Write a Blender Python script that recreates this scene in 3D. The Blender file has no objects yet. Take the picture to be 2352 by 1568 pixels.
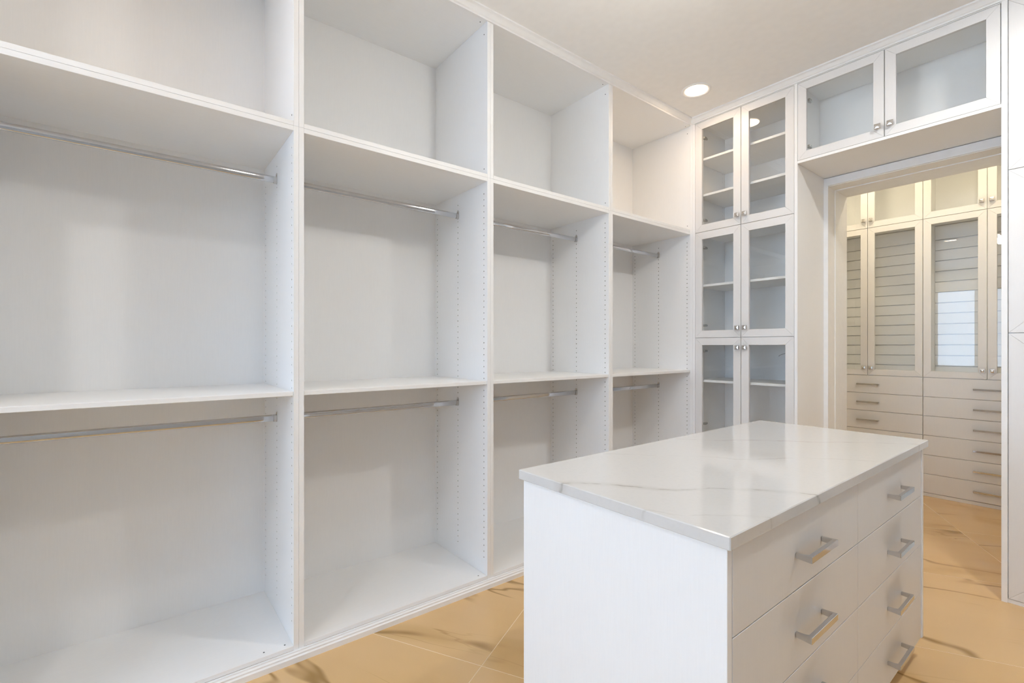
import bpy, math, random
from mathutils import Vector, Matrix

random.seed(7)
S = bpy.context.scene
COL = S.collection
R = math.radians

# ------------------------------------------------------------------ camera
cam = bpy.data.cameras.new('camera')
cam.sensor_width = 36.0
cam.lens = 36.0 * 1096.25 / 2352.0
cam.shift_y = (796.31 - 784.0) / 2352.0
cam.clip_start = 0.02
cam_o = bpy.data.objects.new('camera', cam)
COL.objects.link(cam_o)
cam_o.location = (2.0763, 0.0, 1.276)
cam_o.rotation_euler = (R(90), 0, R(51.751))
S.camera = cam_o

# ------------------------------------------------------------------ world, sun, exposure
SKY = 8.7
world = bpy.data.worlds.new('world')
S.world = world
world.use_nodes = True
bg = world.node_tree.nodes['Background']
bg.inputs[0].default_value = (0.55, 0.73, 1.0, 1)
bg.inputs[1].default_value = SKY

WARM = (1.0, 0.75, 0.50)
SOFT = (1.0, 0.985, 0.95)
YELLOW = (1.0, 0.85, 0.60)
DOWNLIGHTS = [   # x, y, watts, colour, label
    (0.272, 3.045, 3.6, WARM, 'round recessed downlight glowing in the ceiling near the far left corner'),
    (0.36, 0.02, 2.1, WARM, 'round recessed downlight above the wardrobe bay at the left edge'),
    (2.15, 2.60, 24.0, SOFT, 'added unseen fill downlight nearest the right-hand glass cabinet'),  # added lamp out of view, brightens the far right side
    (2.25, 0.75, 5.0, SOFT, 'added unseen fill downlight above the aisle right of the island'),  # made-up fill lamp, unseen, shares the load over the right aisle
    (1.30, -0.90, 12.0, SOFT, 'added unseen fill downlight behind the camera'),  # extra unseen lamp put in to lift the nearest bay's back panels
    (0.68, 4.88, 5.5, YELLOW, 'round recessed downlight beyond the opening, over the left cabinet'),
    (1.46, 4.75, 6.0, YELLOW, 'round recessed downlight beyond the opening, over the right cabinet'),
]
CHANDELIER_W = 18.0
CHANDELIER_COL = (1.0, 0.97, 0.89)

S.view_settings.view_transform = 'Standard'
S.view_settings.look = 'None'
S.view_settings.gamma = 1.0
S.view_settings.use_curve_mapping = False
S.view_settings.exposure = -0.06
try:
    S.cycles.use_denoising = True
    S.cycles.denoiser = 'OPENIMAGEDENOISE'
    S.cycles.max_bounces = 10
    S.cycles.diffuse_bounces = 6
    S.cycles.glossy_bounces = 4
    S.cycles.transparent_max_bounces = 24
    S.cycles.use_adaptive_sampling = True
    S.cycles.adaptive_threshold = 0.15
    S.cycles.adaptive_min_samples = 16
    S.cycles.light_sampling_threshold = 0.03
    S.cycles.sample_clamp_indirect = 8.0
    S.cycles.caustics_reflective = False
except Exception:
    pass

# ------------------------------------------------------------------ materials
def mat_new(name):
    m = bpy.data.materials.new(name)
    m.use_nodes = True
    nt = m.node_tree
    return m, nt, nt.nodes, nt.links, nt.nodes['Principled BSDF']

def coords(nt, scale, rot=(0, 0, 0), kind='Object'):
    tc = nt.nodes.new('ShaderNodeTexCoord')
    mp = nt.nodes.new('ShaderNodeMapping')
    mp.inputs['Scale'].default_value = scale
    mp.inputs['Rotation'].default_value = rot
    nt.links.new(tc.outputs[kind], mp.inputs['Vector'])
    return mp.outputs['Vector']

def melamine(name, rgb, rough=0.42, grain=(45, 45, 2.5), amount=0.014):
    m, nt, N, L, b = mat_new(name)
    v = coords(nt, grain)
    n = N.new('ShaderNodeTexNoise')
    n.inputs['Scale'].default_value = 6.0
    n.inputs['Detail'].default_value = 1.0
    L.new(v, n.inputs['Vector'])
    r = N.new('ShaderNodeValToRGB')
    r.color_ramp.elements[0].position = 0.3
    r.color_ramp.elements[1].position = 0.7
    k = 1.0 - amount
    r.color_ramp.elements[0].color = (rgb[0] * k, rgb[1] * k, rgb[2] * k, 1)
    r.color_ramp.elements[1].color = (*rgb, 1)
    L.new(n.outputs['Fac'], r.inputs['Fac'])
    L.new(r.outputs['Color'], b.inputs['Base Color'])
    b.inputs['Roughness'].default_value = rough
    b.inputs['Specular IOR Level'].default_value = 0.4
    return m

def plain(name, rgb, rough=0.5, metal=0.0, spec=0.5):
    m, nt, N, L, b = mat_new(name)
    v = coords(nt, (1, 1, 1))
    n = N.new('ShaderNodeTexNoise')
    n.inputs['Scale'].default_value = 25.0
    n.inputs['Detail'].default_value = 0.0
    L.new(v, n.inputs['Vector'])
    mx = N.new('ShaderNodeMix')
    mx.data_type = 'RGBA'
    mx.inputs['A'].default_value = (*rgb, 1)
    mx.inputs['B'].default_value = (rgb[0] * .96, rgb[1] * .96, rgb[2] * .96, 1)
    L.new(n.outputs['Fac'], mx.inputs['Factor'])
    L.new(mx.outputs['Result'], b.inputs['Base Color'])
    b.inputs['Roughness'].default_value = rough
    b.inputs['Metallic'].default_value = metal
    b.inputs['Specular IOR Level'].default_value = spec
    return m

def glass(name, tint, ior=1.5):
    m = bpy.data.materials.new(name)
    m.use_nodes = True
    nt = m.node_tree
    for n in list(nt.nodes):
        nt.nodes.remove(n)
    out = nt.nodes.new('ShaderNodeOutputMaterial')
    tr = nt.nodes.new('ShaderNodeBsdfTransparent')
    tr.inputs['Color'].default_value = (*tint, 1)
    gl = nt.nodes.new('ShaderNodeBsdfGlossy')
    gl.inputs['Roughness'].default_value = 0.0
    gl.inputs['Color'].default_value = (1, 1, 1, 1)
    ge = nt.nodes.new('ShaderNodeNewGeometry')
    dt = nt.nodes.new('ShaderNodeVectorMath'); dt.operation = 'DOT_PRODUCT'
    nt.links.new(ge.outputs['Incoming'], dt.inputs[0]); nt.links.new(ge.outputs['Normal'], dt.inputs[1])
    ab = nt.nodes.new('ShaderNodeMath'); ab.operation = 'ABSOLUTE'
    nt.links.new(dt.outputs['Value'], ab.inputs[0])
    om = nt.nodes.new('ShaderNodeMath'); om.operation = 'SUBTRACT'; om.inputs[0].default_value = 1.0
    nt.links.new(ab.outputs[0], om.inputs[1])
    pw = nt.nodes.new('ShaderNodeMath'); pw.operation = 'POWER'; pw.inputs[1].default_value = 5.0
    nt.links.new(om.outputs[0], pw.inputs[0])
    f0 = ((ior - 1) / (ior + 1)) ** 2
    fr = nt.nodes.new('ShaderNodeMath'); fr.operation = 'MULTIPLY_ADD'
    fr.inputs[1].default_value = 1.0 - f0; fr.inputs[2].default_value = f0
    nt.links.new(pw.outputs[0], fr.inputs[0])
    mx = nt.nodes.new('ShaderNodeMixShader')
    nt.links.new(fr.outputs[0], mx.inputs[0])
    nt.links.new(tr.outputs[0], mx.inputs[1])
    nt.links.new(gl.outputs[0], mx.inputs[2])
    nt.links.new(mx.outputs[0], out.inputs['Surface'])
    return m

def vein_mask(nt, vec, scale, width, distort=0.6, detail=4.0, w=0.0):
    """thin ridge lines of a noise field: 1 on the vein, 0 away from it"""
    N, L = nt.nodes, nt.links
    n = N.new('ShaderNodeTexNoise')
    n.noise_dimensions = '4D'
    n.inputs['Scale'].default_value = scale
    n.inputs['Detail'].default_value = detail
    n.inputs['Roughness'].default_value = 0.45
    n.inputs['Distortion'].default_value = distort
    n.inputs['W'].default_value = w
    L.new(vec, n.inputs['Vector'])
    s = N.new('ShaderNodeMath'); s.operation = 'SUBTRACT'
    L.new(n.outputs['Fac'], s.inputs[0]); s.inputs[1].default_value = 0.5
    a = N.new('ShaderNodeMath'); a.operation = 'ABSOLUTE'
    L.new(s.outputs[0], a.inputs[0])
    mr = N.new('ShaderNodeMapRange')
    mr.interpolation_type = 'SMOOTHSTEP'
    mr.inputs['From Min'].default_value = 0.0
    mr.inputs['From Max'].default_value = width
    mr.inputs['To Min'].default_value = 1.0
    mr.inputs['To Max'].default_value = 0.0
    L.new(a.outputs[0], mr.inputs['Value'])
    return mr.outputs['Result'], n

def mul(nt, a, b):
    m = nt.nodes.new('ShaderNodeMath'); m.operation = 'MULTIPLY'
    nt.links.new(a, m.inputs[0])
    if isinstance(b, float):
        m.inputs[1].default_value = b
    else:
        nt.links.new(b, m.inputs[1])
    return m.outputs[0]

def mixc(nt, fac, a, b):
    m = nt.nodes.new('ShaderNodeMix'); m.data_type = 'RGBA'
    nt.links.new(fac, m.inputs['Factor'])
    for s, c in (('A', a), ('B', b)):
        if isinstance(c, tuple):
            m.inputs[s].default_value = (*c, 1)
        else:
            nt.links.new(c, m.inputs[s])
    return m.outputs['Result']

def noise(nt, vec, scale, detail=3.0):
    n = nt.nodes.new('ShaderNodeTexNoise')
    n.inputs['Scale'].default_value = scale
    n.inputs['Detail'].default_value = detail
    nt.links.new(vec, n.inputs['Vector'])
    return n.outputs['Fac']

def step(nt, v, a, b):
    mr = nt.nodes.new('ShaderNodeMapRange')
    mr.interpolation_type = 'SMOOTHSTEP'
    mr.inputs['From Min'].default_value = a
    mr.inputs['From Max'].default_value = b
    nt.links.new(v, mr.inputs['Value'])
    return mr.outputs['Result']

def tile_material():
    m, nt, N, L, b = mat_new('beige_marble_tile')
    tc = N.new('ShaderNodeTexCoord')
    oi = N.new('ShaderNodeObjectInfo')
    cx = N.new('ShaderNodeCombineXYZ')
    k = N.new('ShaderNodeMath'); k.operation = 'MULTIPLY'; k.inputs[1].default_value = 37.0
    L.new(oi.outputs['Random'], k.inputs[0])
    L.new(k.outputs[0], cx.inputs[0]); L.new(k.outputs[0], cx.inputs[1])
    add = N.new('ShaderNodeVectorMath'); add.operation = 'ADD'
    L.new(tc.outputs['Object'], add.inputs[0]); L.new(cx.outputs[0], add.inputs[1])
    def mp(scale, rz):
        q = N.new('ShaderNodeMapping')
        q.inputs['Scale'].default_value = scale
        q.inputs['Rotation'].default_value = (0, 0, R(rz))
        L.new(add.outputs[0], q.inputs['Vector'])
        return q.outputs['Vector']
    v1 = mp((0.5, 2.1, 1), 12)
    base = mixc(nt, step(nt, noise(nt, mp((0.6, 1.6, 1), 10), 1.4, 3), 0.35, 0.7), (0.735, 0.495, 0.25), (0.69, 0.455, 0.215))
    big, _ = vein_mask(nt, v1, 0.95, 0.06, 0.5, 3.0, 3.1)
    gate = step(nt, noise(nt, mp((0.8, 0.8, 1), 0), 1.1, 2), 0.44, 0.62)
    c = mixc(nt, mul(nt, mul(nt, big, gate), 0.52), base, (0.55, 0.345, 0.13))
    thin, _ = vein_mask(nt, v1, 0.95, 0.012, 0.5, 3.0, 3.1)
    gate2 = step(nt, noise(nt, mp((1.7, 1.7, 1), 0), 1.6, 2), 0.38, 0.60)
    c = mixc(nt, mul(nt, mul(nt, thin, gate2), 0.85), c, (0.31, 0.18, 0.055))
    hair, _ = vein_mask(nt, mp((0.5, 2.8, 1), -10), 1.3, 0.007, 0.6, 4.0, 9.7)
    c = mixc(nt, mul(nt, mul(nt, hair, gate), 0.6), c, (0.42, 0.25, 0.09))
    L.new(c, b.inputs['Base Color'])
    b.inputs['Roughness'].default_value = 0.07
    b.inputs['Specular IOR Level'].default_value = 0.45
    return m

def quartz_material():
    m, nt, N, L, b = mat_new('white_quartz')
    v2 = coords(nt, (1, 1, 1))
    speck = step(nt, noise(nt, v2, 90.0, 1), 0.45, 0.75)
    c = mixc(nt, mul(nt, speck, 0.3), (0.645, 0.635, 0.62), (0.605, 0.595, 0.58))
    dt = N.new('ShaderNodeVectorMath'); dt.operation = 'DOT_PRODUCT'
    L.new(v2, dt.inputs[0]); dt.inputs[1].default_value = (-0.7071, 0.7071, 0.0)
    wob = N.new('ShaderNodeMath'); wob.operation = 'MULTIPLY_ADD'
    L.new(noise(nt, v2, 3.2, 8), wob.inputs[0]); wob.inputs[1].default_value = 0.17
    L.new(dt.outputs['Value'], wob.inputs[2])
    gate = step(nt, noise(nt, coords(nt, (1, 1, 1), (0.3, 0, 0.4)), 4.0, 2), 0.34, 0.62)
    fine = step(nt, noise(nt, v2, 16.0, 5), 0.42, 0.60)
    for cen, soft, thin, k in ((-0.400, 0.030, 0.0065, 1.0), (0.325, 0.020, 0.006, 0.7), (0.0, 0.014, 0.004, 0.45), (-0.60, 0.016, 0.004, 0.3)):
        sb = N.new('ShaderNodeMath'); sb.operation = 'SUBTRACT'
        L.new(wob.outputs[0], sb.inputs[0]); sb.inputs[1].default_value = cen
        ab = N.new('ShaderNodeMath'); ab.operation = 'ABSOLUTE'
        L.new(sb.outputs[0], ab.inputs[0])
        for w, col, amt, g in ((soft, (0.54, 0.515, 0.485), 0.55, gate), (thin, (0.36, 0.34, 0.31), 0.8, fine)):
            mr = N.new('ShaderNodeMapRange'); mr.interpolation_type = 'SMOOTHSTEP'
            mr.inputs['From Max'].default_value = w
            mr.inputs['To Min'].default_value = 1.0
            mr.inputs['To Max'].default_value = 0.0
            L.new(ab.outputs[0], mr.inputs['Value'])
            c = mixc(nt, mul(nt, mul(nt, mr.outputs['Result'], g), amt * k), c, col)
    L.new(c, b.inputs['Base Color'])
    b.inputs['Roughness'].default_value = 0.08
    b.inputs['Specular IOR Level'].default_value = 0.5
    return m

def emitter(name, rgb, strength):
    m = bpy.data.materials.new(name)
    m.use_nodes = True
    nt = m.node_tree
    nt.nodes.remove(nt.nodes['Principled BSDF'])
    e = nt.nodes.new('ShaderNodeEmission')
    e.inputs[0].default_value = (*rgb, 1)
    e.inputs[1].default_value = strength
    nt.links.new(e.outputs[0], nt.nodes['Material Output'].inputs['Surface'])
    return m

WHITE = melamine('white_melamine', (0.88, 0.88, 0.878))
WHITE_H = melamine('white_melamine_lengthwise', (0.88, 0.88, 0.878), grain=(45, 2.5, 45))
DOOR = melamine('light_grey_door', (0.775, 0.765, 0.755), rough=0.36)
TRIM = plain('white_trim_paint', (0.88, 0.88, 0.878), 0.45)
PAINT = plain('wall_paint', (0.88, 0.87, 0.85), 0.8)
RAW = plain('bare_chipboard', (0.20, 0.18, 0.155), 0.9)
TAUPE = plain('taupe_wall_paint', (0.45, 0.45, 0.45), 0.8)
CEIL = plain('ceiling_paint', (0.91, 0.90, 0.885), 0.9)
TILE = tile_material()
GROUT = plain('cream_grout', (0.86, 0.70, 0.46), 0.7)
QUARTZ = quartz_material()
CHROME = plain('chrome', (0.62, 0.62, 0.63), 0.08, 1.0)
SATIN = plain('satin_chrome', (0.66, 0.645, 0.63), 0.20, 1.0)
DARK = plain('dark_screw', (0.10, 0.10, 0.10), 0.5)
HINGE = plain('hinge_steel', (0.45, 0.45, 0.44), 0.3, 1.0)
PANE = glass('clear_cabinet_glass', (0.992, 0.996, 0.992), 1.42)
WPANE = glass('window_glass', (0.98, 0.985, 0.98), 1.3)
CRYSTAL = glass('crystal', (0.97, 0.97, 0.97), 1.9)
CABLE = plain('grey_cable', (0.12, 0.12, 0.12), 0.5)

# ------------------------------------------------------------------ builders
WL = {}          # world origin of every parent
CACHE = {}

def link(o, parent, world_loc):
    COL.objects.link(o)
    w = Vector(world_loc)
    if parent is not None:
        o.parent = parent
        o.location = w - WL[parent.name]
    else:
        o.location = w
    WL[o.name] = w
    return o

def thing(name, loc, label, cat, group=None):
    o = bpy.data.objects.new(name, None)
    o.empty_display_size = 0.1
    link(o, None, loc)
    return tag(o, label, cat, group)

def tag(o, label, cat, group=None):
    o['label'] = label
    o['category'] = cat
    if group:
        o['group'] = group
    return o

def structure(o):
    o['kind'] = 'structure'
    return o

def me_from(name, V, F, mat, smooth=False):
    me = bpy.data.meshes.new(name)
    me.from_pydata([tuple(v) for v in V], [], F)
    me.materials.append(mat)
    if smooth:
        for p in me.polygons:
            p.use_smooth = True
    me.update()
    return me

def obj(name, me, parent, loc, rot=None):
    o = bpy.data.objects.new(name, me)
    link(o, parent, loc)
    if rot:
        o.rotation_euler = rot
    return o

def box_vf(x0, x1, y0, y1, z0, z1, base=0, b=0.0):
    """box, chamfered by b on all edges when b > 0"""
    if b <= 0:
        V = [(x, y, z) for z in (z0, z1) for y in (y0, y1) for x in (x0, x1)]
        F = [(0, 2, 3, 1), (4, 5, 7, 6), (0, 1, 5, 4), (2, 6, 7, 3), (0, 4, 6, 2), (1, 3, 7, 5)]
        return V, [tuple(i + base for i in f) for f in F]
    lo, hi = (x0, y0, z0), (x1, y1, z1)
    V, idx = [], {}
    for cx in (0, 1):
        for cy in (0, 1):
            for cz in (0, 1):
                c = (cx, cy, cz)
                for ax in range(3):
                    p = []
                    for k in range(3):
                        e = hi[k] if c[k] else lo[k]
                        if k != ax:
                            e += -b if c[k] else b
                        p.append(e)
                    idx[(c, ax)] = len(V)
                    V.append(tuple(p))
    F = []
    for ax in range(3):
        u, w = (ax + 1) % 3, (ax + 2) % 3
        for s in (0, 1):
            ring = []
            for (a, d) in ((0, 0), (1, 0), (1, 1), (0, 1)):
                c = [0, 0, 0]; c[ax] = s; c[u] = a; c[w] = d
                ring.append(idx[(tuple(c), ax)])
            F.append(tuple(ring if s else ring[::-1]))
    for ax in range(3):                      # edge chamfers along ax
        u, w = (ax + 1) % 3, (ax + 2) % 3
        for a in (0, 1):
            for d in (0, 1):
                c0 = [0, 0, 0]; c0[u] = a; c0[w] = d
                c1 = list(c0); c1[ax] = 1
                q = [idx[(tuple(c0), u)], idx[(tuple(c0), w)], idx[(tuple(c1), w)], idx[(tuple(c1), u)]]
                F.append(tuple(q if (a == d) else q[::-1]))
    for cx in (0, 1):
        for cy in (0, 1):
            for cz in (0, 1):
                c = (cx, cy, cz)
                t = [idx[(c, 0)], idx[(c, 1)], idx[(c, 2)]]
                F.append(tuple(t if (cx + cy + cz) % 2 == 1 else t[::-1]))
    return V, [tuple(i + base for i in f) for f in F]

def box(name, x0, x1, y0, y1, z0, z1, mat, parent=None, b=0.0008):
    c = ((x0 + x1) / 2, (y0 + y1) / 2, (z0 + z1) / 2)
    h = (abs(x1 - x0) / 2, abs(y1 - y0) / 2, abs(z1 - z0) / 2)
    key = ('box', tuple(round(q, 5) for q in h), b, mat.name)
    if key not in CACHE:
        V, F = box_vf(-h[0], h[0], -h[1], h[1], -h[2], h[2], 0, b)
        CACHE[key] = me_from(name, V, F, mat)
    return obj(name, CACHE[key], parent, c)

def boxes(name, rects, mat, parent, origin):
    V, F = [], []
    for r in rects:
        v, f = box_vf(*r, base=len(V))
        V += v; F += f
    V = [(a - origin[0], b_ - origin[1], c - origin[2]) for a, b_, c in V]
    return obj(name, me_from(name, V, F, mat), parent, origin)

def extrude(name, profile, axis, a0, a1, mat, parent=None):
    """closed profile of (p, z) swept along axis 'x' or 'y' from a0 to a1 (p is the other one)"""
    n = len(profile)
    V = []
    for a in (a0, a1):
        for p, z in profile:
            V.append((p, a, z) if axis == 'y' else (a, p, z))
    F = [(i, (i + 1) % n, n + (i + 1) % n, n + i) for i in range(n)]
    F += [tuple(range(n))[::-1], tuple(range(n, 2 * n))]
    c = [sum(q) / len(V) for q in zip(*V)]
    V = [tuple(v[k] - c[k] for k in range(3)) for v in V]
    me = me_from(name, V, F, mat)
    import bmesh
    bm = bmesh.new(); bm.from_mesh(me)
    bmesh.ops.recalc_face_normals(bm, faces=bm.faces)
    bm.to_mesh(me); bm.free()
    return obj(name, me, parent, c)

HOLE_X = (-0.536, -0.296, -0.033)
def drilled_panel(parent, x0, x1, ya, yb, z0, z1, hx, hz0, hz1, side, name='side_panel'):
    """vertical panel across Y, its face towards `side` (+1: +Y, -1: -Y) drilled with rows of shelf-pin holes"""
    w, t, h = x1 - x0, yb - ya, z1 - z0
    key = ('drill', round(w, 4), round(t, 4), round(h, 4), side, tuple(round(q - x0, 4) for q in hx), round(hz0 - z0, 4), round(hz1 - z0, 4))
    c = ((x0 + x1) / 2, (ya + yb) / 2, (z0 + z1) / 2)
    if key not in CACHE:
        V, F, bored = [], [], []
        yf = t / 2 * side
        yo = -yf
        def q(*pts):
            i = len(V)
            V.extend(pts)
            F.append(tuple(range(i, i + len(pts))) if side < 0 else tuple(range(i, i + len(pts)))[::-1])
        X0, X1, Z0, Z1 = -w / 2, w / 2, -h / 2, h / 2
        # outer shell without the drilled face
        q((X0, yo, Z0), (X0, yo, Z1), (X1, yo, Z1), (X1, yo, Z0))
        q((X0, yf, Z0), (X0, yf, Z1), (X0, yo, Z1), (X0, yo, Z0))
        q((X1, yo, Z0), (X1, yo, Z1), (X1, yf, Z1), (X1, yf, Z0))
        q((X0, yf, Z1), (X1, yf, Z1), (X1, yo, Z1), (X0, yo, Z1))
        q((X0, yo, Z0), (X1, yo, Z0), (X1, yf, Z0), (X0, yf, Z0))
        def face(a, b_, c_, d):
            q((a, yf, c_), (b_, yf, c_), (b_, yf, d), (a, yf, d))
        P, r, hw = 0.032, 0.0031, 0.008
        n = int((hz1 - hz0) / P)
        zs = hz0 - c[2]
        ze = zs + n * P
        cur = X0
        for cx_ in sorted(k - c[0] for k in hx):
            face(cur, cx_ - hw, Z0, Z1)
            face(cx_ - hw, cx_ + hw, Z0, zs)
            face(cx_ - hw, cx_ + hw, ze, Z1)
            for i in range(n):
                za, zb = zs + i * P, zs + (i + 1) * P
                zc = (za + zb) / 2
                sq = [(cx_ + hw, zc), (cx_ + hw, zb), (cx_, zb), (cx_ - hw, zb), (cx_ - hw, zc), (cx_ - hw, za), (cx_, za), (cx_ + hw, za)]
                ci = [(cx_ + r * math.cos(math.pi / 4 * k), zc + r * math.sin(math.pi / 4 * k)) for k in range(8)]
                b0 = len(V)
                V.extend([(a, yf, z) for a, z in sq] + [(a, yf, z) for a, z in ci] + [(a, yf - side * 0.011, z) for a, z in ci])
                for k in range(8):
                    k2 = (k + 1) % 8
                    f1 = (b0 + k, b0 + k2, b0 + 8 + k2, b0 + 8 + k)
                    f2 = (b0 + 8 + k, b0 + 8 + k2, b0 + 16 + k2, b0 + 16 + k)
                    F.append(f1 if side < 0 else f1[::-1]); bored.append(len(F)); F.append(f2 if side < 0 else f2[::-1])
                bored.append(len(F))
                f3 = tuple(b0 + 16 + k for k in range(8))
                F.append(f3 if side < 0 else f3[::-1])
            cur = cx_ + hw
        face(cur, X1, Z0, Z1)
        me = me_from(name, V, F, WHITE)
        me.materials.append(RAW)
        for p_i in bored:
            me.polygons[p_i].material_index = 1
        CACHE[key] = me
    return obj(name, CACHE[key], parent, c)

def ring_vf(pts_a, pts_b, base=0):
    n = len(pts_a)
    return [(base + i, base + (i + 1) % n, base + n + (i + 1) % n, base + n + i) for i in range(n)]

def loft(sections, cap=True):
    """list of closed loops with equal count -> verts, faces"""
    V, F = [], []
    n = len(sections[0])
    for s in sections:
        V.extend(s)
    for k in range(len(sections) - 1):
        for i in range(n):
            j = (i + 1) % n
            F.append((k * n + i, k * n + j, (k + 1) * n + j, (k + 1) * n + i))
    if cap:
        F.append(tuple(range(n))[::-1])
        F.append(tuple(range((len(sections) - 1) * n, len(sections) * n)))
    return V, F

def cyl_mesh(name, r, h, mat, n=24, axis='z', chamfer=0.0):
    key = ('cyl', name, r, h, mat.name, n, axis, chamfer)
    if key not in CACHE:
        prof = [(r - chamfer, -h / 2), (r, -h / 2 + chamfer), (r, h / 2 - chamfer), (r - chamfer, h / 2)] if chamfer else [(r, -h / 2), (r, h / 2)]
        secs = [[(rr * math.cos(2 * math.pi * i / n), rr * math.sin(2 * math.pi * i / n), z) for i in range(n)] for rr, z in prof]
        V, F = loft(secs)
        if axis == 'y':
            V = [(x, z, -y) for x, y, z in V]
        elif axis == 'x':
            V = [(z, y, -x) for x, y, z in V]
        CACHE[key] = me_from(name, V, F, mat)
    return CACHE[key]

def door_mesh(w, h, st, t=0.020):
    """mitred four-piece frame, front face towards -Y, centred in X and Z; 1 mm rebate-bevel inside"""
    key = ('door', round(w, 4), round(h, 4), st, t)
    if key not in CACHE:
        V, F = [], []
        g = 0.00035
        o = [(-w / 2, -h / 2), (w / 2, -h / 2), (w / 2, h / 2), (-w / 2, h / 2)]
        i_ = [(-w / 2 + st, -h / 2 + st), (w / 2 - st, -h / 2 + st), (w / 2 - st, h / 2 - st), (-w / 2 + st, h / 2 - st)]
        for k in range(4):
            a, b_, c, d = o[k], o[(k + 1) % 4], i_[(k + 1) % 4], i_[k]
            ux, uz = (b_[0] - a[0]), (b_[1] - a[1])
            l = math.hypot(ux, uz); ux /= l; uz /= l
            a = (a[0] + ux * g, a[1] + uz * g); d = (d[0] + ux * g, d[1] + uz * g)
            b_ = (b_[0] - ux * g, b_[1] - uz * g); c = (c[0] - ux * g, c[1] - uz * g)
            n0 = len(V)
            loop = [a, b_, c, d]
            cxm, czm = sum(p[0] for p in loop) / 4, sum(p[1] for p in loop) / 4
            e = 0.0006
            def shrink(p):
                dx, dz = cxm - p[0], czm - p[1]
                return (p[0] + math.copysign(e, dx), p[1] + math.copysign(e, dz))
            V.extend([(p[0], t, p[1]) for p in loop])
            V.extend([(p[0], e, p[1]) for p in loop])
            V.extend([(shrink(p)[0], 0.0, shrink(p)[1]) for p in loop])
            for s in (0, 4):
                for j in range(4):
                    j2 = (j + 1) % 4
                    F.append((n0 + s + j, n0 + s + 4 + j, n0 + s + 4 + j2, n0 + s + j2)[::-1])
            F.append((n0 + 8, n0 + 9, n0 + 10, n0 + 11))
            F.append((n0 + 3, n0 + 2, n0 + 1, n0 + 0))
        CACHE[key] = me_from('door', V, F, DOOR)
    return CACHE[key]

def knob_mesh():
    if 'knob' not in CACHE:
        def sq(r, y):
            return [(-r, y, -r), (r, y, -r), (r, y, r), (-r, y, r)]
        V, F = loft([sq(0.0055, 0.0), sq(0.0055, -0.012), sq(0.0138, -0.0132), sq(0.0148, -0.0145), sq(0.0148, -0.0225), sq(0.0128, -0.0245), sq(0.0122, -0.0245), sq(0.0030, -0.0272)])
        V2, F2 = V, [tuple(reversed(f)) for f in F]
        CACHE['knob'] = me_from('knob', V2, F2, SATIN)
        fix(CACHE['knob'])
    return CACHE['knob']

def fix(me):
    import bmesh
    bm = bmesh.new(); bm.from_mesh(me)
    bmesh.ops.recalc_face_normals(bm, faces=bm.faces)
    bm.to_mesh(me); bm.free()

def glass_door(parent, x0, x1, z0, z1, y, st=0.054, knob=None, hinge=None):
    """framed glass door facing -Y; knob = (x, z); hinge = (side, [z, ...])"""
    c = ((x0 + x1) / 2, y, (z0 + z1) / 2)
    d = obj('door', door_mesh(x1 - x0, z1 - z0, st), parent, c)
    box('glass_pane', x0 + st - 0.006, x1 - st + 0.006, y + 0.010, y + 0.014, z0 + st - 0.006, z1 - st + 0.006, PANE, d, 0)
    if knob:
        obj('knob', knob_mesh(), d, (knob[0], y, knob[1]))
    if hinge:
        s, zs = hinge
        for z in zs:
            hx = x0 + st + 0.004 if s < 0 else x1 - st + 0.022
            h = obj('hinge', hinge_mesh(), d, (hx, y + 0.034, z))
    return d

def hinge_mesh():
    if 'hinge' not in CACHE:
        V, F = box_vf(-0.012, 0.010, -0.013, 0.020, -0.008, 0.008, 0, 0.002)
        v, f = box_vf(-0.010, 0.004, 0.020, 0.040, -0.006, 0.006, len(V), 0.002)
        CACHE['hinge'] = me_from('hinge', V + v, F + f, HINGE)
    return CACHE['hinge']

def handle_mesh(length, depth=0.034, hh=0.0065):
    """bow pull along local X, projecting towards -Y: flat square bar on two tapering feet"""
    key = ('handle', length, depth, hh)
    if key not in CACHE:
        L2 = length / 2
        def rect(pts):
            return pts
        secs = []
        # path of rectangular sections: left foot -> left corner -> right corner -> right foot
        def sec_y(x, y, wx, hz):          # section across the foot (normal along Y)
            return [(x - wx, y, -hz), (x + wx, y, -hz), (x + wx, y, hz), (x - wx, y, hz)]
        tb = 0.0055
        secs.append(sec_y(-L2 + 0.004, 0.0, 0.0040, hh * 0.72))
        secs.append(sec_y(-L2 + 0.0045, -depth * 0.5, 0.0042, hh * 0.85))
        # mitre at the left corner
        secs.append([(-L2, -depth, -hh), (-L2 + 2 * tb, -depth + 2 * tb, -hh), (-L2 + 2 * tb, -depth + 2 * tb, hh), (-L2, -depth, hh)])
        secs.append([(L2, -depth, -hh), (L2 - 2 * tb, -depth + 2 * tb, -hh), (L2 - 2 * tb, -depth + 2 * tb, hh), (L2, -depth, hh)])
        def sec_y2(x, y, wx, hz):
            return [(x + wx, y, -hz), (x - wx, y, -hz), (x - wx, y, hz), (x + wx, y, hz)]
        secs.append(sec_y2(L2 - 0.0045, -depth * 0.5, 0.0042, hh * 0.85))
        secs.append(sec_y2(L2 - 0.004, 0.0, 0.0040, hh * 0.72))
        V, F = loft(secs)
        me = me_from('handle', V, F, CHROME)
        import bmesh
        bm = bmesh.new(); bm.from_mesh(me)
        bmesh.ops.recalc_face_normals(bm, faces=bm.faces)
        bmesh.ops.bevel(bm, geom=list(bm.edges), offset=0.0009, segments=1, affect='EDGES')
        bm.to_mesh(me); bm.free()
        CACHE[key] = me
    return CACHE[key]

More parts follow.
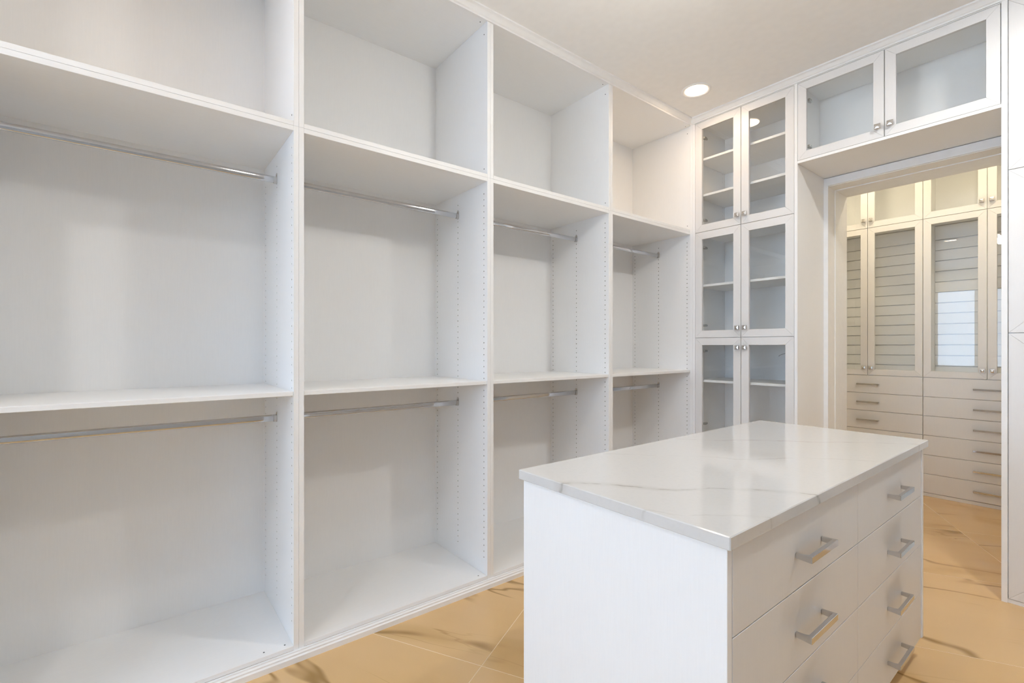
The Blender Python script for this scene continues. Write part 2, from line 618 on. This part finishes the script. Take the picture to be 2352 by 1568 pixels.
# ------------------------------------------------------------------ the room shell
H = 3.05
XL, XR = -0.585, 3.4            # room left / right wall
YB, YF, YF2 = -4.0, 3.884, 4.245   # back wall, far wall faces
YE = 5.68                       # end of the back room
BX0, BX1 = 0.236, 1.846         # back room side walls
OX0, OX1, OZ = 0.797, 1.690, 2.418

TS1, TS2, ANG = 1.20, 0.854, R(28.2)
floor = structure(box('floor', XL - 0.1, XR + 0.1, YB - 0.1, YE + 0.1, -0.06, -0.0004, GROUT, None, 0))
ca, sa = math.cos(ANG), math.sin(ANG)
u0, v0 = 0.501 * ca + 1.086 * sa, -0.501 * sa + 1.086 * ca
GAP = 0.0016
tile_me = {}
def clip_poly(poly, rx0, rx1, ry0, ry1):
    def clip(pl, f, inter):
        out = []
        for i in range(len(pl)):
            p, q = pl[i], pl[(i + 1) % len(pl)]
            a, b_ = f(p), f(q)
            if a >= 0:
                out.append(p)
            if (a >= 0) != (b_ >= 0):
                t = a / (a - b_)
                out.append((p[0] + (q[0] - p[0]) * t, p[1] + (q[1] - p[1]) * t))
        return out
    for f in (lambda p: p[0] - rx0, lambda p: rx1 - p[0], lambda p: p[1] - ry0, lambda p: ry1 - p[1]):
        if not poly:
            return poly
        poly = clip(poly, f, None)
    return poly
zones = [(XL, XR, YB, YF2), (BX0, BX1, YF2, YE)]
for i in range(-6, 8):
    for j in range(-8, 10):
        ua, ub = u0 + i * TS1 + GAP, u0 + (i + 1) * TS1 - GAP
        va, vb = v0 + j * TS2 + GAP, v0 + (j + 1) * TS2 - GAP
        cu, cv = (ua + ub) / 2, (va + vb) / 2
        corner = [(u * ca - v * sa, u * sa + v * ca) for u, v in ((ua, va), (ub, va), (ub, vb), (ua, vb))]
        for z in zones:
            pl = clip_poly(corner, *z)
            if len(pl) < 3:
                continue
            ar = 0.5 * abs(sum(pl[k][0] * pl[(k + 1) % len(pl)][1] - pl[(k + 1) % len(pl)][0] * pl[k][1] for k in range(len(pl))))
            if ar < 0.004:
                continue
            wc = (cu * ca - cv * sa, cu * sa + cv * ca)
            loc = [((x - wc[0]) * ca + (y - wc[1]) * sa, -(x - wc[0]) * sa + (y - wc[1]) * ca) for x, y in pl]
            n = len(loc)
            V = [(x, y, 0.0) for x, y in loc] + [(x, y, -0.008) for x, y in loc]
            F = [tuple(range(n)), tuple(range(n, 2 * n))[::-1]] + [(k, n + k, n + (k + 1) % n, (k + 1) % n) for k in range(n)]
            obj('tile', me_from('tile', V, F, TILE), floor, (wc[0], wc[1], 0.0), (0, 0, ANG))

ceiling = structure(box('ceiling', XL - 0.1, XR + 0.1, YB - 0.1, YE + 0.1, H, H + 0.1, CEIL, None, 0))
structure(box('wall_left', XL - 0.1, XL, YB - 0.1, YF2, 0, H, PAINT, None, 0))
structure(boxes('wall_far', [(XL, OX0, YF, YF2, 0, H), (OX1, XR, YF, YF2, 0, H), (OX0, OX1, YF, YF2, OZ, H)], PAINT, None, (1.2, YF, 0)))
# back room walls
structure(box('wall_back_room_left', BX0 - 0.1, BX0, YF2, YE, 0, H, PAINT, None, 0))
structure(box('wall_back_room_right', BX1, BX1 + 0.1, YF2, YE, 0, H, PAINT, None, 0))
structure(box('wall_back_room_far', BX0 - 0.1, BX1 + 0.1, YE, YE + 0.1, 0, H, PAINT, None, 0))
# wall behind the camera with its wide window
WX0, WX1, WZ0, WZ1 = -0.56, 3.20, 0.82, 2.57
def portal(name, loc, rot, w, h):
    pl = bpy.data.lights.new(name, 'AREA')
    pl.shape = 'RECTANGLE'
    pl.size, pl.size_y = w, h
    pl.cycles.is_portal = True
    po = bpy.data.objects.new(name, pl)
    COL.objects.link(po)
    po.location = loc
    po.rotation_euler = rot
structure(boxes('wall_back', [(XL, WX0, YB - 0.12, YB, 0, H), (WX1, XR, YB - 0.12, YB, 0, H), (WX0, WX1, YB - 0.12, YB, 0, WZ0), (WX0, WX1, YB - 0.12, YB, WZ1, H)], PAINT, None, (1.2, YB, 0)))
win = structure(boxes('window_1', [(WX0, WX1, YB - 0.10, YB - 0.02, WZ0, WZ0 + 0.03), (WX0, WX1, YB - 0.10, YB - 0.02, WZ1 - 0.03, WZ1),
                                   (WX0, WX0 + 0.04, YB - 0.10, YB - 0.02, WZ0, WZ1), (WX1 - 0.04, WX1, YB - 0.10, YB - 0.02, WZ0, WZ1)], TRIM, None, (0.6, YB, WZ0)))
mull = [0.135, 1.155, 2.175]
for mx_ in mull:
    box('mullion', mx_ - 0.03, mx_ + 0.03, YB - 0.09, YB - 0.03, WZ0 + 0.03, WZ1 - 0.03, TRIM, win)
ed = [WX0 + 0.04] + [q for mx_ in mull for q in (mx_ - 0.03, mx_ + 0.03)] + [WX1 - 0.04]
for k in range(4):
    box('pane', ed[2 * k], ed[2 * k + 1], YB - 0.062, YB - 0.056, WZ0 + 0.03, WZ1 - 0.03, WPANE, win, 0)
portal('window_daylight_portal', ((WX0 + WX1) / 2, YB - 0.13, (WZ0 + WZ1) / 2), (R(90), 0, R(180)), WX1 - WX0, WZ1 - WZ0)
# wall to the right, out of the picture: taupe
structure(box('wall_right', XR, XR + 0.12, YB - 0.1, YF2, 0, H, TAUPE, None, 0))

# crown and base mouldings
TF = 3.414                       # front plane of the far-wall cabinets
crown = [(0.0, 3.008), (0.007, 3.008), (0.007, 3.017), (0.014, 3.020), (0.020, 3.027), (0.028, 3.036), (0.034, 3.039), (0.040, 3.041), (0.040, H), (0.0, H)]
structure(extrude('trim_1', crown, 'y', -0.442, TF, TRIM))
crown_f = [(TF - p * 0.9, z) for p, z in crown] 
structure(extrude('trim_2', crown_f, 'x', 0.0, 2.56, TRIM))
base = [(0.0, 0.0), (0.024, 0.0), (0.024, 0.022), (0.019, 0.027), (0.019, 0.033), (0.012, 0.037), (0.012, 0.041), (0.0, 0.041)]
structure(extrude('baseboard_left', base, 'y', -0.442, TF, TRIM))
# casing of the opening and its jamb boards
structure(boxes('trim_3', [(0.7745, OX0 + 0.004, YF - 0.016, YF, 0, 2.474), (OX1 - 0.004, 1.7145, YF - 0.016, YF, 0, 2.474), (OX0 + 0.004, OX1 - 0.004, YF - 0.016, YF, OZ + 0.004, 2.474)], TRIM, None, (1.2, YF, 0)))
structure(boxes('door_1', [(OX0, OX0 + 0.006, 4.010, YF2, 0, OZ - 0.006), (OX1 - 0.006, OX1, 4.010, YF2, 0, OZ - 0.006), (OX0, OX1, 4.010, YF2, OZ - 0.006, OZ)], TRIM, None, (1.2, 4.1, 0)))

# ------------------------------------------------------------------ downlights
def downlight(x, y, watts, col, label, visible_strength=14.0):
    t = thing('recessed_downlight', (x, y, H), label, 'ceiling light', 'recessed downlights')
    n = 40
    prof = [(0.074, 0.0), (0.074, -0.002), (0.088, -0.006), (0.096, -0.004), (0.098, 0.0)]
    V = [(r * math.cos(2 * math.pi * i / n), r * math.sin(2 * math.pi * i / n), z) for r, z in prof for i in range(n)]
    F = [(k * n + i, k * n + (i + 1) % n, (k + 1) * n + (i + 1) % n, (k + 1) * n + i) for k in range(4) for i in range(n)]
    if 'ring' not in CACHE:
        CACHE['ring'] = me_from('trim_ring', V, F, TRIM, True); fix(CACHE['ring'])
        CACHE['lens'] = me_from('lens', [(0.0745 * math.cos(2 * math.pi * i / n), 0.0745 * math.sin(2 * math.pi * i / n), 0) for i in range(n)], [tuple(range(n))[::-1]], TRIM)
    obj('trim_ring', CACHE['ring'], t, (x, y, H))
    le = CACHE['lens'].copy()
    le.materials.clear()
    key = 'lens_' + ('%g%g' % (watts, visible_strength))
    if key not in CACHE:
        CACHE[key] = emitter('glowing_lens', col, visible_strength)
    le.materials.append(CACHE[key])
    obj('lens', le, t, (x, y, H - 0.0015))
    li = bpy.data.lights.new('downlight_lamp', 'AREA')
    li.shape = 'DISK'; li.size = 0.145
    li.energy = watts; li.color = col
    lo = bpy.data.objects.new('downlight_lamp', li)
    COL.objects.link(lo)
    lo.parent = t
    lo.location = (0, 0, -0.008)
    return t

for dx_, dy_, dw_, dc_, dl_ in DOWNLIGHTS:
    downlight(dx_, dy_, dw_, dc_, dl_)

# ------------------------------------------------------------------ crystal chandelier over the island (above the frame)
def torus_mesh(name, R0, r, mat, n=40, m=8):
    V = [((R0 + r * math.cos(2 * math.pi * j / m)) * math.cos(2 * math.pi * i / n), (R0 + r * math.cos(2 * math.pi * j / m)) * math.sin(2 * math.pi * i / n), r * math.sin(2 * math.pi * j / m)) for i in range(n) for j in range(m)]
    F = [(i * m + j, ((i + 1) % n) * m + j, ((i + 1) % n) * m + (j + 1) % m, i * m + (j + 1) % m) for i in range(n) for j in range(m)]
    me = me_from(name, V, F, mat, True); fix(me)
    return me

CHX, CHY, CHZ = 1.12, 1.55, 2.72
ch = thing('crystal_chandelier', (CHX, CHY, H), 'small crystal chandelier hanging above the island, mirrored in the far glass doors', 'chandelier')
obj('canopy', cyl_mesh('canopy', 0.065, 0.022, CHROME, 28, 'z', 0.004), ch, (CHX, CHY, H - 0.0112))
obj('stem', cyl_mesh('stem', 0.006, 0.20, CHROME, 12, 'z'), ch, (CHX, CHY, H - 0.122))
box('crossbar', CHX - 0.130, CHX + 0.130, CHY - 0.004, CHY + 0.004, 2.816, 2.824, CHROME, ch)
box('crossbar', CHX - 0.004, CHX + 0.004, CHY - 0.130, CHY + 0.130, 2.808, 2.816, CHROME, ch)
r1 = obj('ring', torus_mesh('ring', 0.130, 0.005, CHROME), ch, (CHX, CHY, 2.812))
r2 = obj('ring', torus_mesh('ring', 0.085, 0.004, CHROME), ch, (CHX, CHY, 2.806))
cme = me_from('crystal', [(0, 0, 0.030), (0.010, 0, 0.012), (0, 0.010, 0.012), (-0.010, 0, 0.012), (0, -0.010, 0.012), (0, 0, -0.030)],
              [(0, 1, 2), (0, 2, 3), (0, 3, 4), (0, 4, 1), (5, 2, 1), (5, 3, 2), (5, 4, 3), (5, 1, 4)], CRYSTAL)
for rr, cnt, par, zt in ((0.130, 18, r1, 2.806), (0.085, 12, r2, 2.801)):
    for q in range(cnt):
        an = 2 * math.pi * (q + 0.5) / cnt
        for lev in range(2):
            obj('crystal', cme, par, (CHX + rr * math.cos(an), CHY + rr * math.sin(an), zt - 0.030 - 0.062 * lev), (0, 0, an))
bm_ = emitter('warm_bulb', CHANDELIER_COL, 25.0)
for q in range(4):
    an = math.pi / 4 + math.pi / 2 * q
    obj('bulb', cyl_mesh('bulb', 0.012, 0.045, bm_, 14, 'z', 0.005), ch, (CHX + 0.050 * math.cos(an), CHY + 0.050 * math.sin(an), 2.780))
cl = bpy.data.lights.new('chandelier_lamp', 'POINT')
cl.energy = CHANDELIER_W; cl.color = CHANDELIER_COL; cl.shadow_soft_size = 0.06
clo = bpy.data.objects.new('chandelier_lamp', cl)
COL.objects.link(clo); clo.parent = ch
clo.location = (0, 0, CHZ - H - 0.01)

# ------------------------------------------------------------------ open wardrobe units along the left wall
T = 0.0195
UB = [-0.442, 0.525, 1.490, 2.470, 3.447]
ZD, ZR, ZT = 0.058, 2.177, 3.010
ZS0, ZS1 = 1.076, 1.094
XBK = -0.560
where = ['at the left edge', 'second from left', 'third from left', 'in the far corner']
g1, g2, g3, g4 = 'open wardrobe bays along the left wall', 'open top cubbies along the left wall', 'upper hanging rods', 'lower hanging rods'

def rod_mesh(length):
    key = ('rod', round(length, 4))
    if key not in CACHE:
        a, bz, n = 0.0075, 0.0075, 10
        loop = [(a * math.cos(math.pi * k / n), 0.0075 + bz * math.sin(math.pi * k / n)) for k in range(n + 1)]
        loop += [(-a * math.cos(math.pi * k / n), -0.0075 - bz * math.sin(math.pi * k / n)) for k in range(n + 1)]
        V, F = loft([[(x, y, z) for x, z in loop] for y in (-length / 2, length / 2)], False)
        me = me_from('rod', V, F, CHROME, True)
        fix(me)
        CACHE[key] = me
    return CACHE[key]

def bracket_mesh(s):
    key = ('bracket', s)
    if key not in CACHE:
        n = 10
        def cap(a, top, bot):
            l = [(a * math.cos(math.pi * k / n), top + a * math.sin(math.pi * k / n)) for k in range(n + 1)]
            l += [(-a * math.cos(math.pi * k / n), bot - a * math.sin(math.pi * k / n)) for k in range(n + 1)]
            return l
        def sec(l, y):
            return [(x, y * s, z) for x, z in l]
        # tall back plate with a screw ear, then an open cup round the rod
        V, F = loft([sec(cap(0.0105, 0.020, -0.009), 0.0), sec(cap(0.0105, 0.020, -0.009), -0.0022)])
        V2, F2 = loft([sec(cap(0.0098, 0.0060, -0.0085), -0.0022), sec(cap(0.0098, 0.0060, -0.0085), -0.014), sec(cap(0.0078, 0.0062, -0.0080), -0.014), sec(cap(0.0078, 0.0062, -0.0080), -0.0024)], False)
        V3, F3 = loft([sec([(0.0035 * math.cos(2 * math.pi * k / 8), 0.0215 + 0.0035 * math.sin(2 * math.pi * k / 8)) for k in range(8)], y) for y in (-0.002, -0.0036)])
        b1 = len(V); b2 = b1 + len(V2)
        me = me_from('bracket', V + V2 + V3, F + [tuple(i + b1 for i in f) for f in F2] + [tuple(i + b2 for i in f) for f in F3], SATIN)
        fix(me)
        CACHE[key] = me
    return CACHE[key]

def screw_dot(parent, x, y, z, axis):
    obj('screw', cyl_mesh('screw', 0.0032, 0.0016, DARK, 10, axis), parent, (x, y, z))

for k in range(4):
    ya, yb = UB[k] + 0.0003, UB[k + 1] - 0.0003
    yi, yj = ya + T, yb - T
    u = thing('wardrobe_unit', (XBK / 2, (ya + yb) / 2, 0.041), 'tall open white wardrobe bay with a middle shelf, ' + where[k], 'wardrobe', g1)
    drilled_panel(u, XBK, 0.0, ya, yi, 0.041, ZR - 0.0003, HOLE_X, 0.130, 2.130, +1)
    drilled_panel(u, XBK, 0.0, yj, yb, 0.041, ZR - 0.0003, HOLE_X, 0.130, 2.130, -1)
    box('back_panel', XBK - 0.012, XBK, ya, yb, 0.041, ZR - 0.0003, WHITE, u)
    box('bottom_panel', XBK, -0.0008, yi, yj, 0.041, ZD, WHITE_H, u)
    box('top_panel', XBK, -0.0008, yi, yj, ZR - T, ZR - 0.0003, WHITE_H, u)
    box('shelf', XBK + 0.001, -0.003, yi + 0.0008, yj - 0.0008, ZS0, ZS1, WHITE_H, u, 0.0012)
    if k == 0:
        screw_dot(u, -0.03, 0.478, ZD + 0.0002, 'z'); screw_dot(u, -0.03, 0.401, ZD + 0.0002, 'z')
    if k == 1:
        screw_dot(u, -0.03, 1.432, ZD + 0.0002, 'z')
    c = thing('top_cubby', (XBK / 2, (ya + yb) / 2, ZR), 'open white cubby under the ceiling, above the wardrobe bay ' + where[k], 'cubby', g2)
    box('side_panel', XBK, 0.0, ya, yi, ZR + 0.0003, 3.030, WHITE, c)
    box('side_panel', XBK, 0.0, yj, yb, ZR + 0.0003, 3.030, WHITE, c)
    box('back_panel', XBK - 0.012, XBK, ya, yb, ZR + 0.0003, 3.030, WHITE, c)
    box('bottom_panel', XBK, -0.0008, yi, yj, ZR + 0.0003, ZR + T, WHITE_H, c)
    box('top_panel', XBK, -0.0008, yi, yj, ZT, 3.030, WHITE_H, c)
    screw_dot(c, -0.03, yj - 0.0002, 2.953 if k < 3 else 2.96, 'y')
    screw_dot(c, -0.03, yj - 0.0002, 2.231, 'y')
    screw_dot(c, -0.03, yj - 0.026, ZT - 0.0002, 'z')
    for z, gname, lab in ((2.035, g3, 'upper chrome hanging rod in the wardrobe bay '), (0.954, g4, 'lower chrome hanging rod under the middle shelf of the bay ')):
        r = thing('hanging_rod', (-0.296, (ya + yb) / 2, z), lab + where[k], 'hanging rod', gname)
        obj('rod', rod_mesh(yj - yi - 0.006), r, (-0.296, (ya + yb) / 2, z))
        obj('bracket', bracket_mesh(-1), r, (-0.296, yi, z))
        obj('bracket', bracket_mesh(1), r, (-0.296, yj, z))

# ------------------------------------------------------------------ far-wall cabinets
def tower(x0, x1, door_x, tag_args, sidew=0.019, filler=None, shelves=((2.716, 2.733), (2.438, 2.455), (1.740, 1.757), (1.005, 1.022)), pane_hinges=True, knob_inset=0.020):
    """three tiers of glass doors, inset between the side panels"""
    yb = YF - 0.003
    t = thing('display_cabinet', ((x0 + x1) / 2, (TF + yb) / 2, 0.0), *tag_args)
    yi = TF + 0.024
    box('side_panel', x0, x0 + sidew, TF, yb, 0.0, 3.028, WHITE, t)
    box('side_panel', x1 - sidew, x1, TF, yb, 0.0, 3.028, WHITE, t)
    a, b_ = x0 + sidew, x1 - sidew
    box('back_panel', a, b_, yb - 0.012, yb, 0.02, 3.028, WHITE, t)
    box('top_panel', a, b_, TF + 0.002, yb - 0.012, 3.004, 3.028, WHITE, t)
    box('bottom_panel', a, b_, yi, yb - 0.012, 0.024, 0.042, WHITE, t)
    box('divider_shelf', a, b_, yi, yb - 0.012, 2.157 - 0.010, 2.157 + 0.008, WHITE, t)
    box('divider_shelf', a, b_, yi, yb - 0.012, 1.345 - 0.010, 1.345 + 0.008, WHITE, t)
    for z0, z1 in shelves:
        box('shelf', a + 0.001, b_ - 0.001, TF + 0.036, yb - 0.013, z0, z1, WHITE, t)
    box('plinth', a, b_, TF + 0.006, yb - 0.012, 0.0, 0.020, WHITE, t)
    if filler:
        box('filler_strip', filler[0], filler[1], TF, TF + 0.019, 0.0, 3.028, WHITE, t)
    dl, ds, dr = door_x
    tiers = ((2.1585, 3.0015, 'low'), (1.3465, 2.1555, 'low'), (0.0235, 1.3435, 'high'))
    for z0, z1, kp in tiers:
        kz = z0 + 0.068 if kp == 'low' else z1 - 0.072
        hz = (z1 - 0.115, z0 + 0.095) if z1 - z0 < 1 else (z1 - 0.10, z0 + 0.66, z0 + 0.10)
        glass_door(t, dl, ds - 0.0020, z0, z1, TF + 0.001, knob=(ds - 0.002 - knob_inset, kz), hinge=(-1, hz))
        glass_door(t, ds + 0.0020, dr, z0, z1, TF + 0.001, knob=(ds + 0.002 + knob_inset + 0.009, kz), hinge=(1, hz))
    # shelf-pin holes of the left side show as small dark dots
    for zc in (2.715, 2.437, 1.739):
        for q in range(3):
            obj('shelf_pin_hole', cyl_mesh('shelf_pin_hole', 0.0025, 0.0012, HINGE, 8, 'x'), t, (a + 0.0002, yb - 0.050, zc - 0.008 - 0.032 * q))
    return t

tower(0.0245, 0.7745, (0.0455, 0.401, 0.7535),
      ('tall narrow white cabinet with six glass doors, left of the opening', 'cabinet'), filler=(0.0005, 0.024))
tower(1.715, 2.545, (1.7405, 2.130, 2.523),
      ('white glass-door cabinet cut off by the right edge of the photo', 'cabinet'), sidew=0.0225)

bc = thing('bridge_cabinet', (1.2445, 3.65, 2.479), 'white two-door glass cabinet bridging the opening under the ceiling', 'cabinet')
yb = YF - 0.003
bx0, bx1 = 0.775, 1.7145
box('bottom_panel', bx0, bx1, TF, yb, 2.479, 2.4965, WHITE, bc)
box('top_panel', bx0, bx1, TF + 0.002, yb, 3.004, 3.028, WHITE, bc)
box('back_panel', bx0, bx1, yb - 0.10, yb - 0.088, 2.4965, 3.004, WHITE, bc)
box('side_panel', bx0, bx0 + 0.006, TF + 0.024, yb - 0.1, 2.4965, 3.004, WHITE, bc)
box('side_panel', bx1 - 0.006, bx1, TF + 0.024, yb - 0.1, 2.4965, 3.004, WHITE, bc)
glass_door(bc, 0.7762, 1.2355, 2.4985, 3.0015, TF + 0.001, st=0.051, knob=(1.209, 2.562), hinge=(-1, (2.884, 2.583)))
glass_door(bc, 1.2405, 1.7115, 2.4985, 3.0015, TF + 0.001, st=0.051, knob=(1.268, 2.562), hinge=(1, (2.884, 2.583)))

# small loose cable inside the lower right door of the narrow cabinet
cu = bpy.data.curves.new('loose_cable', 'CURVE')
cu.dimensions = '3D'; cu.bevel_depth = 0.0013; cu.bevel_resolution = 2
sp = cu.splines.new('BEZIER')
pts = [(0.503, 3.790, 1.205), (0.520, 3.770, 1.214), (0.541, 3.800, 1.226), (0.556, 3.868, 1.236)]
sp.bezier_points.add(3)
for bp_, p in zip(sp.bezier_points, pts):
    bp_.co = p; bp_.handle_left_type = bp_.handle_right_type = 'AUTO'
cu.materials.append(CABLE)
cbo = bpy.data.objects.new('tmp_cable', cu)
dgm = bpy.data.meshes.new_from_object(cbo)
bpy.data.objects.remove(cbo)
V0 = Vector(pts[-1])
dgm.transform(Matrix.Translation(-V0))
lc = obj('loose_cable', dgm, None, V0)
tag(lc, 'short thin dark cable end poking out inside the lower right glass door', 'cable')

# ------------------------------------------------------------------ island
IX0, IX1, IY0, IY1 = 0.907, 1.590, 0.948, 2.586
SZ0, SZ1 = 0.860, 0.8895
CX0, CX1, CY0, CY1 = 0.918, 1.578, 0.960, 2.545
isl = thing('island_cabinet', ((CX0 + CX1) / 2, (CY0 + CY1) / 2, 0.0), 'white island drawer cabinet with chrome pulls in the middle of the room', 'cabinet')
FX = CX1 - 0.019
box('end_panel', CX0, CX1 - 0.001, CY0, CY0 + 0.020, 0.085, SZ0 - 0.0005, WHITE, isl)
box('end_panel', CX0, CX1 + 0.004, CY1 - 0.020, CY1, 0.085, SZ0 - 0.0005, WHITE, isl)
box('back_panel', CX0, CX0 + 0.018, CY0 + 0.020, CY1 - 0.020, 0.085, SZ0 - 0.0005, WHITE, isl)
box('bottom_panel', CX0 + 0.018, FX - 0.002, CY0 + 0.020, CY1 - 0.020, 0.085, 0.103, WHITE, isl)
CM = 1.760
box('divider_panel', CX0 + 0.018, FX - 0.002, CM - 0.009, CM + 0.009, 0.103, SZ0 - 0.0005, WHITE, isl)
box('toe_kick', CX0 + 0.05, CX1 - 0.07, CY0 + 0.06, CY1 - 0.06, 0.0, 0.085, WHITE, isl)
zq = [SZ0 - 0.001, 0.666, 0.4665, 0.2705, 0.0855]
HL = 0.176
for ya, yb in ((CY0 + 0.0215, CM - 0.0013), (CM + 0.0013, CY1 - 0.0215)):
    for r in range(4):
        z1, z0 = zq[r] - 0.0012, zq[r + 1] + 0.0012
        d = box('drawer', FX, CX1, ya, yb, z0, z1, DOOR, isl, 0.0008)
        zc = (z0 + z1) / 2 - (0.008 if r == 0 else 0.009)
        obj('handle', handle_mesh(HL, 0.038, 0.0085), d, (CX1, (ya + yb) / 2 + 0.012, zc), (0, 0, R(90)))

V, F = box_vf(-(IX1 - IX0) / 2, (IX1 - IX0) / 2, -(IY1 - IY0) / 2, (IY1 - IY0) / 2, -(SZ1 - SZ0) / 2, (SZ1 - SZ0) / 2, 0, 0.0022)
ct = obj('island_worktop', me_from('island_worktop', V, F, QUARTZ), None, ((IX0 + IX1) / 2, (IY0 + IY1) / 2, (SZ0 + SZ1) / 2))
tag(ct, 'polished white quartz worktop with faint grey veins on the island', 'worktop')

# ------------------------------------------------------------------ back room units
BF = 5.31
BZ = [1.0147, 0.8509, 0.6878, 0.5212, 0.3542, 0.1924, 0.0311]
for k, (x0, xs, x1, lab) in enumerate(((0.2515, 0.6465, 1.0417, 'warm-lit cabinet beyond the opening, left one, glass doors above six drawers'),
                                       (1.0417, 1.4369, 1.8320, 'warm-lit cabinet beyond the opening, right one, partly behind the edge of the opening'))):
    x0 += 0.0003; x1 -= 0.0003
    yb = YE - 0.002
    t = thing('drawer_cabinet', ((x0 + x1) / 2, (BF + yb) / 2, 0.0), lab, 'cabinet', 'cabinets in the room beyond')
    s = 0.018
    yi = BF + 0.021
    box('side_panel', x0, x0 + s, yi, yb, 0.0, 3.03, WHITE, t)
    box('side_panel', x1 - s, x1, yi, yb, 0.0, 3.03, WHITE, t)
    a, b_ = x0 + s, x1 - s
    box('back_panel', a, b_, yb - 0.010, yb, 0.03, 3.03, WHITE, t)
    box('top_panel', a, b_, yi, yb - 0.010, 3.012, 3.03, WHITE, t)
    box('divider_shelf', a, b_, yi, yb - 0.010, 2.363, 2.381, WHITE, t)
    box('counter_panel', a, b_, yi, yb - 0.010, 1.006, 1.024, WHITE, t)
    box('bottom_panel', a, b_, yi, yb - 0.010, 0.012, 0.030, WHITE, t)
    box('plinth', x0, x1, BF + 0.004, BF + 0.020, 0.0, 0.0285, DOOR, t)
    # grooved back board: one board per course
    edges = [2.360] + [2.231 - 0.0938 * q for q in range(13)] + [1.024]
    for q in range(len(edges) - 1):
        box('slat', a + 0.001, b_ - 0.001, yb - 0.030, yb - 0.0105, edges[q + 1] + 0.0034, edges[q] - 0.0034, WHITE_H, t)
    glass_door(t, x0 + 0.0015, xs - 0.0018, 1.0175, 2.3700, BF, st=0.052, knob=(xs - 0.026, 1.085))
    glass_door(t, xs + 0.0018, x1 - 0.0015, 1.0175, 2.3700, BF, st=0.052, knob=(xs + 0.030, 1.085))
    glass_door(t, x0 + 0.0015, xs - 0.0018, 2.3735, 3.008, BF, st=0.052, knob=(xs - 0.030, 2.441))
    glass_door(t, xs + 0.0018, x1 - 0.0015, 2.3735, 3.008, BF, st=0.052, knob=(xs + 0.028, 2.441))
    for r in range(6):
        d = box('drawer', x0 + 0.0015, x1 - 0.0015, BF, BF + 0.020, BZ[r + 1] + 0.0015, BZ[r] - 0.0015, DOOR, t)
        obj('handle', handle_mesh(0.168, 0.034, 0.0072), d, ((x0 + x1) / 2 + 0.005, BF, (BZ[r] + BZ[r + 1]) / 2))
